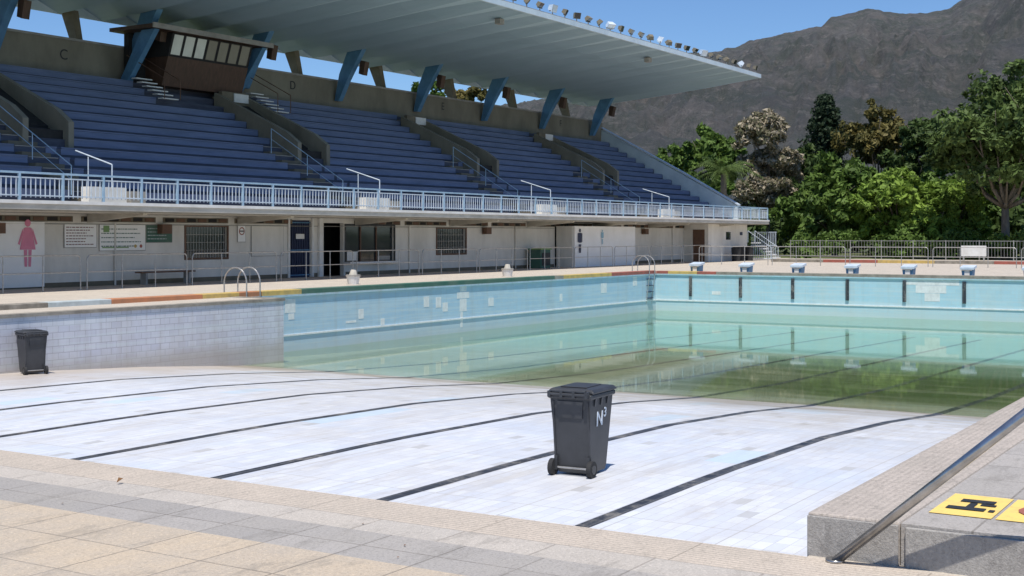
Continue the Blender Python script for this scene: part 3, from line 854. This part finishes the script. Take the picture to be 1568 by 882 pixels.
M['f_mid']=foliage_mat('foliage_mid',(.035,.07,.014),(.105,.165,.034))
M['f_bright']=foliage_mat('foliage_bright',(.07,.12,.02),(.19,.28,.048))
M['f_olive']=foliage_mat('foliage_olive',(.055,.06,.018),(.15,.125,.04))
M['f_con']=foliage_mat('foliage_conifer',(.014,.026,.013),(.032,.052,.026))
M['f_cream']=foliage_mat('foliage_flowering',(.07,.075,.035),(.15,.14,.08),(.42,.36,.26),.5,(.35,.5))
M['f_grey']=foliage_mat('foliage_grey_green',(.035,.06,.018),(.10,.145,.04))
M['litter']=mat('dry_leaf',(.22,.11,.04),(.14,.07,.03),5,.8)

def leaves(centers,rc,n,size,flat=.8):
    m=len(centers)*n
    C=np.repeat(np.array(centers),n,axis=0); r=np.repeat(np.array(rc),n)
    d=R.normal(size=(m,3)); d/=np.linalg.norm(d,axis=1)[:,None]
    rad=r*np.cbrt(R.uniform(.05,1,m)); P=C+d*rad[:,None]*np.array([1,1,flat])
    nrm=d*.6+R.normal(size=(m,3))*.6+np.array([0,0,.35]); nrm/=np.linalg.norm(nrm,axis=1)[:,None]
    u=np.cross(nrm,R.normal(size=(m,3))); u/=np.linalg.norm(u,axis=1)[:,None]; v=np.cross(nrm,u)
    s=size*R.uniform(.6,1.4,m)[:,None]
    return np.stack([P-u*s, P-v*s*.45, P+u*s, P+v*s*.45],1).reshape(-1,3)
def add_leaf_obj(name,V,k,parent):
    n=len(V)//4
    me=bpy.data.meshes.new(name); me.from_pydata(V.tolist(),[],np.arange(n*4).reshape(-1,4).tolist())
    me.materials.append(M[k]); o=bpy.data.objects.new(name,me); COL.objects.link(o); o.parent=parent; return o
def crown_clumps(blobs,per):
    cs=[];rs=[]
    for (cx,cy,cz,rx,ry,rz) in blobs:
        for _ in range(per):
            d=R.normal(size=3); d/=np.linalg.norm(d); 
            if d[2]<-.55: d[2]*=-.6
            t=R.uniform(.5,1.02)
            cs.append((cx+d[0]*rx*t,cy+d[1]*ry*t,cz+d[2]*rz*t)); rs.append(R.uniform(.16,.36)*(rx+rz)/2)
    return cs,rs
def pw_(x,z): s=(x-784)/2018; return z*(.851+.525*s), z*(.525-.851*s)
def tree(name,px,z,height,r,k,trunk=.3,nb=7,per=16,n=70,size=.28,low=.25,seed=0,lean=0,squash=1.):
    global R; R=np.random.default_rng(seed+11); rd_=random.Random(seed)
    X,Y=pw_(px,z); e=empty(name,(X,Y,0))
    b=MB(); 
    th=height*trunk; tr=.038*r+.08
    top_=Vector((lean*.4,0,th)); b.cyl((0,0,-.05),top_,tr,'trunk',9,tr*.75)
    blobs=[]
    for i in range(nb):
        a=2*math.pi*i/nb+rd_.uniform(-.4,.4); lv=rd_.uniform(0,1)
        rr=r*rd_.uniform(.38,.62)*(1-.35*lv)
        br=r*rd_.uniform(.34,.52)
        cz=height*low+br*.7+(height-br*1.1-height*low-br*.7)*lv
        c=Vector((math.cos(a)*rr+lean,math.sin(a)*rr,cz)); blobs.append((c.x,c.y,c.z,br,br,br*.85*squash))
        mid=top_.lerp(c,.5)+Vector((0,0,-.06*height)); b.cyl(top_-Vector((0,0,.1)),mid,tr*.5,'trunk',7,tr*.3); b.cyl(mid,c,tr*.3,'trunk',6,tr*.08)
        for q in range(2):
            e2=c+Vector((rd_.uniform(-1,1),rd_.uniform(-1,1),rd_.uniform(0,1)))*br*.7; b.cyl(c.lerp(mid,.3),e2,tr*.12,'trunk',5,.02)
    blobs.append((lean,0,height-r*.42,r*.42,r*.42,r*.42)); 
    b.cyl(top_,(lean,0,height-r*.4),tr*.55,'trunk',7,tr*.08)
    b.build('trunk',e,smooth=True)
    cs,rs=crown_clumps(blobs,per)
    add_leaf_obj('crown',leaves(cs,rs,n,size),k,e)
    return e
tree('broadleaf_tree',1030,135,11.4,4.6,'f_mid',seed=1,size=.33,low=.1,nb=9)
tree('broadleaf_tree',1092,128,12.4,4.8,'f_mid',seed=2,size=.33,low=.1,nb=10)
tree('flowering_tree',1176,110,12.3,3.3,'f_cream',seed=3,nb=15,per=24,n=70,low=.25,size=.24,squash=1.2)
tree('broadleaf_tree',1345,126,14.6,4.8,'f_olive',seed=5,nb=13,per=20,low=.12)
tree('broadleaf_tree',1415,120,12.6,4.8,'f_dark',seed=6,nb=12,low=.1)
tree('broadleaf_tree',1278,106,8.6,5.0,'f_mid',seed=7,nb=12,low=.06,size=.28)
tree('broadleaf_tree',1380,100,7.2,4.8,'f_bright',seed=8,nb=12,low=.04,size=.26)
tree('broadleaf_tree',1455,100,6.4,4.2,'f_bright',seed=28,nb=10,low=.04,size=.26)
tree('broadleaf_tree',1478,112,10.4,4.2,'f_mid',seed=9,nb=10,low=.1)
tree('shade_tree',1540,92,14.2,6.6,'f_grey',seed=10,nb=18,per=18,n=62,low=.26,size=.25,trunk=.26,lean=-.5)
tree('shade_tree',1650,96,15.5,6.5,'f_grey',seed=12,nb=14,per=16,low=.2,size=.28)
tree('broadleaf_tree',1560,125,13.5,5,'f_dark',seed=13,nb=10,low=.05)
tree('broadleaf_tree',1225,128,10.6,4.6,'f_dark',seed=14,nb=11,low=.05)
tree('broadleaf_tree',655,125,16.8,3.6,'f_mid',seed=15,nb=7,low=.2)
tree('broadleaf_tree',715,125,16.5,4.6,'f_olive',seed=16,nb=8,low=.2)
tree('broadleaf_tree',1760,110,13,7,'f_mid',seed=17,nb=9,low=.1)

def conifer(px,z,h,r):
    global R; R=np.random.default_rng(33)
    X,Y=pw_(px,z); e=empty('conifer_tree',(X,Y,0)); b=MB(); b.cyl((0,0,0),(0,0,h),.28,'trunk',8,.04)
    cs=[];rs=[]
    zz=h*.2
    while zz<h:
        t=(zz-h*.2)/(h*.8); rr=r*(1-t**2.2)*.95+.35
        nb=9
        for i in range(nb):
            a=2*math.pi*i/nb+zz*1.3; L=rr*R.uniform(.6,1.12)
            p=Vector((math.cos(a)*L,math.sin(a)*L,zz+R.uniform(-.1,.35)*L)); b.cyl((0,0,zz),p,.05,'trunk',5,.02)
            for q in (.35,.65,.95): cs.append(tuple(Vector((0,0,zz)).lerp(p,q))); rs.append(.42+.3*(1-t))
        zz+=.55
    b.build('trunk',e); add_leaf_obj('crown',leaves(cs,rs,30,.20,.7),'f_con',e)
conifer(1263,130,15.6,2.8)
def palm(px,z,h):
    X,Y=pw_(px,z); e=empty('palm_tree',(X,Y,0)); b=MB(); b.cyl((0,0,0),(0,0,h-1.5),.3,'trunk',10,.22)
    for i in range(34):
        a=i*2.4; el=random.uniform(.1,1.3); pts=[]
        L=random.uniform(2.4,3.2)
        for k in range(9):
            t=k/8; pts.append(Vector((math.cos(a)*L*t*math.cos(el*.6),math.sin(a)*L*t*math.cos(el*.6),h-1.5+L*t*math.sin(el)-1.9*t*t)))
        for k in range(8):
            p,q=pts[k],pts[k+1]; d=(q-p).normalized(); sd=d.cross(Vector((0,0,1))).normalized()
            for s_ in (-1,1):
                for m_ in (0,.5):
                    c=p.lerp(q,m_); b.quad([c,c+d*.09,c+sd*s_*.5*(1-.6*k/8)+d*.25-Vector((0,0,.22))],'f_grey')
    b.build('palm',e)
palm(1108,100,7.9)
R=np.random.default_rng(77)
cs=[];rs=[]
for i in range(330):
    px=R.uniform(960,1900); z=R.uniform(104,150); X,Y=pw_(px,z); cs.append((X,Y,R.uniform(.3,4.6))); rs.append(R.uniform(.9,1.9))
e=empty('background_trees'); add_leaf_obj('foliage',leaves(cs,rs,110,.34),'f_dark',e)
cs=[];rs=[]
for i in range(150):
    y=R.uniform(-24,34); cs.append((R.uniform(94,97),y,R.uniform(.2,1.7))); rs.append(R.uniform(.5,1.0))
e=empty('hedge'); add_leaf_obj('foliage',leaves(cs,rs,110,.2),'f_mid',e)

b=MB()
for i in range(14):
    x=random.uniform(3.2,6.7); y=random.uniform(-.5,9); s_=random.uniform(.008,.016); a=random.uniform(0,6)
    u=Vector((math.cos(a),math.sin(a),0))*s_; v=Vector((-math.sin(a),math.cos(a),.3))*s_*.6
    p=Vector((x,y,.008)); b.quad([p-u,p-v,p+u,p+v],'litter')
p=Vector((6.25,7.0,.015)); s_=.03; b.quad([p+Vector((-s_,0,0)),p+Vector((0,-s_*.5,.02)),p+Vector((s_,0,.02)),p+Vector((0,s_*.5,.03))],'litter')
b.build('leaf_litter')

# ---------------------------------------------------------------- mountain
def mtn_mat():
    t=NT('mountain_rock'); 
    f=t.noise(.006,14,.75); c=t.mix(t.ramp(f,.42,.58),(.085,.080,.065),(.185,.160,.130))
    g=t.ramp(t.noise(.010,15,.82),.45,.55); c=t.mix(t.math('MULTIPLY',g,.8),c,(.050,.066,.030))
    h=t.ramp(t.noise(.03,12,.88,(1,1,2.5)),.52,.60); c=t.mix(t.math('MULTIPLY',h,.75),c,(.31,.27,.235))
    dk=t.ramp(t.noise(.045,12,.88),.53,.61); c=t.mix(t.math('MULTIPLY',dk,.7),c,(.030,.036,.024))
    o=t.xyz(); low=t.ramp(t.math('ADD',t.math('MULTIPLY',o[2],-.004),t.math('MULTIPLY',t.noise(.01,8,.8),.9)),-.1,.35)
    c=t.mix(t.math('MULTIPLY',low,.45),c,(.055,.075,.035))
    c=t.mix(.25,c,(.17,.20,.25))  # distance haze painted in as a bluish mix over the rock colour
    t.color(c); t.rough(.95); 
    b=t.n('ShaderNodeBump'); b.inputs['Strength'].default_value=1.; b.inputs['Distance'].default_value=40
    t.l(t.noise(.016,13,.78),b.inputs['Height']); t.l(b.outputs[0],t.b.inputs['Normal'])
    return t.m
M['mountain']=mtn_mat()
rp=[(-1400,230),(-400,210),(400,190),(700,172),(860,150),(930,125),(1000,98),(1050,82),(1100,79),(1120,76),(1150,63),(1180,58),(1205,48),(1250,40),(1258,41),(1272,27),(1300,20),(1330,12),(1350,17),(1385,22),(1430,16),(1455,13),(1470,3),(1490,-8),(1568,-30),(1700,-60),(2100,-40),(3000,60)]
px_=[p[0] for p in rp]; py_=[p[1] for p in rp]
NA,NR=900,150
xs_=np.linspace(-800,2600,NA); V=[];F=[]
for i,px in enumerate(xs_):
    ry=360-np.interp(px,px_,py_)
    s=(px-784)/2018
    for j in range(NR):
        t=j/(NR-1)*1.2; z=900+2600*t
        X=z*(.851+.525*s);Y=z*(.525-.851*s)
        Hh=ry*3500/2018
        pf=(.10*min(1,t*6)+.90*t**1.15) if t<=1 else 1-(t-1)*1.2
        v=Vector((X*.0021,Y*.0021,0)); nz=noise.ridged_multi_fractal(v,.9,2.1,6,1.,2.)-1.1
        gv=Vector((px*.013+1.4*noise.noise(Vector((px*.006,t*3,1))),t*1.3,5.)); gl=noise.ridged_multi_fractal(gv,.9,2.1,6,1.,2.)-1.1
        n2=noise.fractal(Vector((X*.012,Y*.012,3)),.75,2.1,6)
        k=max(0,min(1,(1.03-t)*2.2))*min(1,t*2.5) if t<1 else 0
        h=Hh*pf+nz*46*k+gl*36*k+n2*(12*k+6)
        V.append((X,Y,max(h,-5) if t>0 else -5))
for i in range(NA-1):
    for j in range(NR-1):
        a=i*NR+j; F.append((a,a+1,a+NR+1,a+NR))
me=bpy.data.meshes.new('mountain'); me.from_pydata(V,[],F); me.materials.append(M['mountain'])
me.polygons.foreach_set('use_smooth',[True]*len(F))
o=bpy.data.objects.new('mountain',me); COL.objects.link(o)
print('done')
